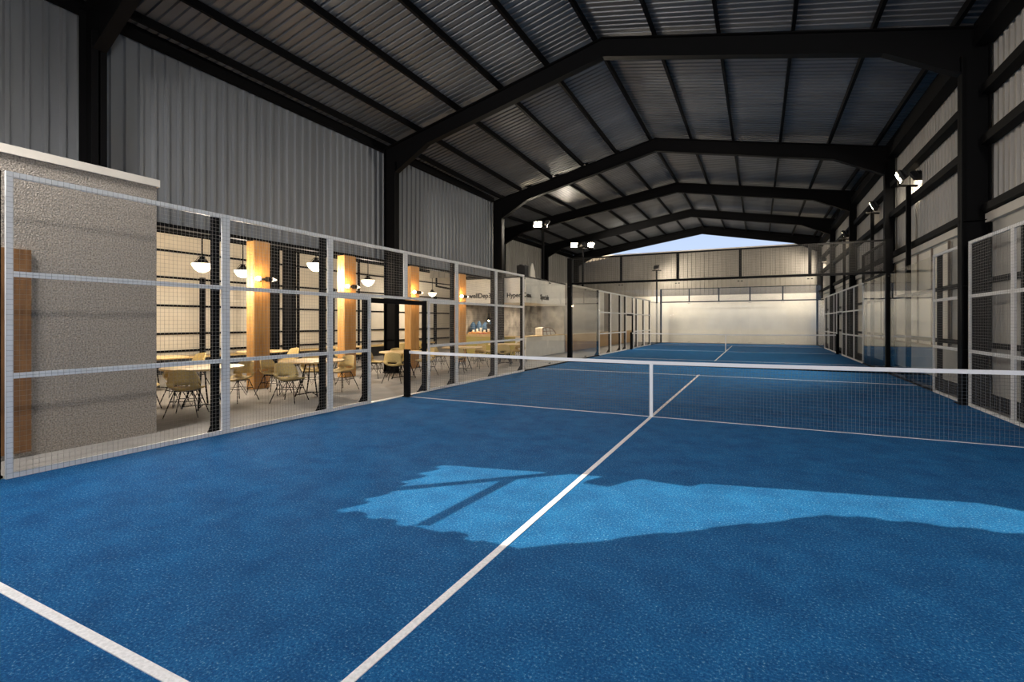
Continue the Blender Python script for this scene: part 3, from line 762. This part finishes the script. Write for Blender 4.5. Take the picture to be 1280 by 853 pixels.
# display case on the counter
t = thing('display_case', 'white curved display case with dark frame on the kiosk counter', 'display case', (-7.6, 14.0, .92))
y0, y1 = 13.35, 14.95
arc = [(y0, .92), (y0, 1.26)]+[(y0+.4+(y1-y0-.4)*math.sin(a), .92+.02+.34*math.cos(a)) for a in [i*PI/2/8 for i in range(9)]]
MB().prism([(-7.9, a, b) for a, b in arc], (.38, 0, 0)).build('body', 'kwhite', t)
mb = MB()
for i in range(len(arc)-1): mb.tube([(-7.51, *arc[i]), (-7.51, *arc[i+1])], .022, 6)
for f in (.33, .62): mb.tube([(-7.51, y0+(y1-y0)*f, .92), (-7.51, y0+(y1-y0)*(f-.12), 1.26)], .018, 6)
mb.tube([(-7.51, y0, 1.1), (-7.51, y1-.15, 1.1)], .014, 6); mb.build('frame', 'brown', t)
# food on the front counter
def blob(name, c, r, m, label, cat, grp, sq=.6):
    mb = MB(); prof = [(max(.002, r*math.sin(a)), r*sq*(1-math.cos(a))) for a in [PI*i/7 for i in range(8)]]
    mb.lathe(c, prof, 12); o = mb.build(name, m, smooth=True); return tag(o, label, cat, grp)
t = thing('serving_tray', 'wooden tray of bread on the kiosk front counter', 'tray', (-9.7, 11.4, .92))
MB().box((-10.4, 11.22, .92), (-9.1, 11.62, .96)).build('base', 'tabletop', t); MB().box((-10.4, 11.2, .92), (-9.1, 11.22, 1.0)).build('rim', 'tabletop', t)
for k in range(9): blob('bread_roll', (-10.3+k*.14, 11.40, .96), .085+.02*(k % 2), 'bread', 'golden bread roll on the kiosk front counter', 'bread roll', 'bread rolls on the tray', .75)
for k in range(4): blob('tomato', (-9.75+k*.11, 11.28, .96), .05, 'red', 'small red tomato before the bread rolls', 'tomato', 'tomatoes on the tray', .95)
t = thing('cup_stack_row', 'row of pale stacked cups behind the bread', 'cups', (-9.7, 11.55, .92))
for k in range(6): MB().lathe((-10.25+k*.2, 11.58, .96), [(.035, 0), (.05, .22+.05*(k % 3))], 12).build('cup', 'kwhite', t, smooth=True)
t = thing('blue_bags', 'blue cloth bags on the shelf behind the bread', 'bags', (-10.3, 12.6, 1.1))
MB().box((-11.1, 12.45, 1.0), (-9.45, 12.9, 1.04)).build('shelf', 'tabletop', t)
for k in range(4): MB().lathe((-10.9+k*.34, 12.66, 1.04), [(.15, 0), (.18, .15), (.14, .36), (.05, .48+.05*(k % 2)), (.02, .5+.05*(k % 2))], 10).build('bag', 'blue', t, smooth=True)
for xk in (-11.05, -9.5): MB().box((xk, 12.47, kz), (xk+.04, 12.88, 1.0)).build('leg', 'black', t)
t = thing('hanging_lamp', 'slim black hanging lamp over the kiosk food', 'pendant lamp', (-9.5, 11.7, 1.7))
MB().tube([(-9.5, 11.7, 2.38), (-9.5, 11.7, 1.95)], .012, 6).build('cord', 'black', t)
MB().lathe((-9.5, 11.7, 1.62), [(.09, 0), (.07, .1), (.03, .3), (.015, .36)], 14).build('shade', 'black', t, smooth=True)
MB().lathe((-9.5, 11.7, 1.57), [(.01, 0), (.04, .03), (.03, .07)], 10).build('bulb', 'bulb', t, smooth=True)
t = thing('coffee_grinder', 'black coffee grinder on the kiosk counter below the hanging lamp', 'grinder', (-9.55, 11.75, .92))
MB().box((-9.7, 11.72, .92), (-9.45, 11.95, 1.2)).build('body', 'blackflat', t); MB().lathe((-9.575, 11.83, 1.2), [(.05, 0), (.12, .22), (.11, .25)], 14).build('hopper', 'blackflat', t)
# objects on the kiosk roof
t = thing('white_cone_sign', 'white pointed panel standing on the kiosk roof', 'panel', (-7.9, 13.0, 3.52))
MB().prism([(-7.9, 12.75, 3.52), (-7.9, 13.35, 3.52), (-7.9, 13.30, 3.95), (-7.9, 13.05, 4.28), (-7.9, 12.82, 3.95)], (-.06, 0, 0)).build('face', 'kwhite', t)
t = thing('roof_speaker', 'black speaker box standing on the kiosk roof', 'speaker', (-7.9, 12.3, 3.52))
MB().box((-8.25, 12.05, 3.52), (-7.85, 12.45, 4.1)).build('cabinet', 'blackflat', t); MB().lathe((-8.05, 12.25, 4.1), [(.2, 0), (.15, .05)], 12).build('cap', 'black', t)

# ------------------------------------------------------------------ low building beyond the kiosk
lb_ = MB().box((-12.2, 16.05, -.02), (-7.42, 31.6, 3.45)); lw = struct('wall_left_lower', lb_, 'pebble', label='grey pebbledash wall beyond the kiosk with oak dado')
MB().box((-12.2, 16.02, 3.45), (-7.36, 31.6, 3.55)).build('coping', 'coping', lw)
mbp = MB(); y = 16.1
while y < 31.4:
    MB().box((-7.42, y+.004, .0), (-7.385, y+.5-.004, .88)).build('plank', 'dado', lw); y += .5
MB().box((-7.42, 16.06, .88), (-7.36, 31.6, .92)).build('dado_rail', 'tabletop', lw)
for a, b in ((21.6, 23.2), (24.6, 31.6)): MB().box((-7.42, a, .93), (-7.39, b, 3.45)).build('wall_panel', 'plaster', lw)
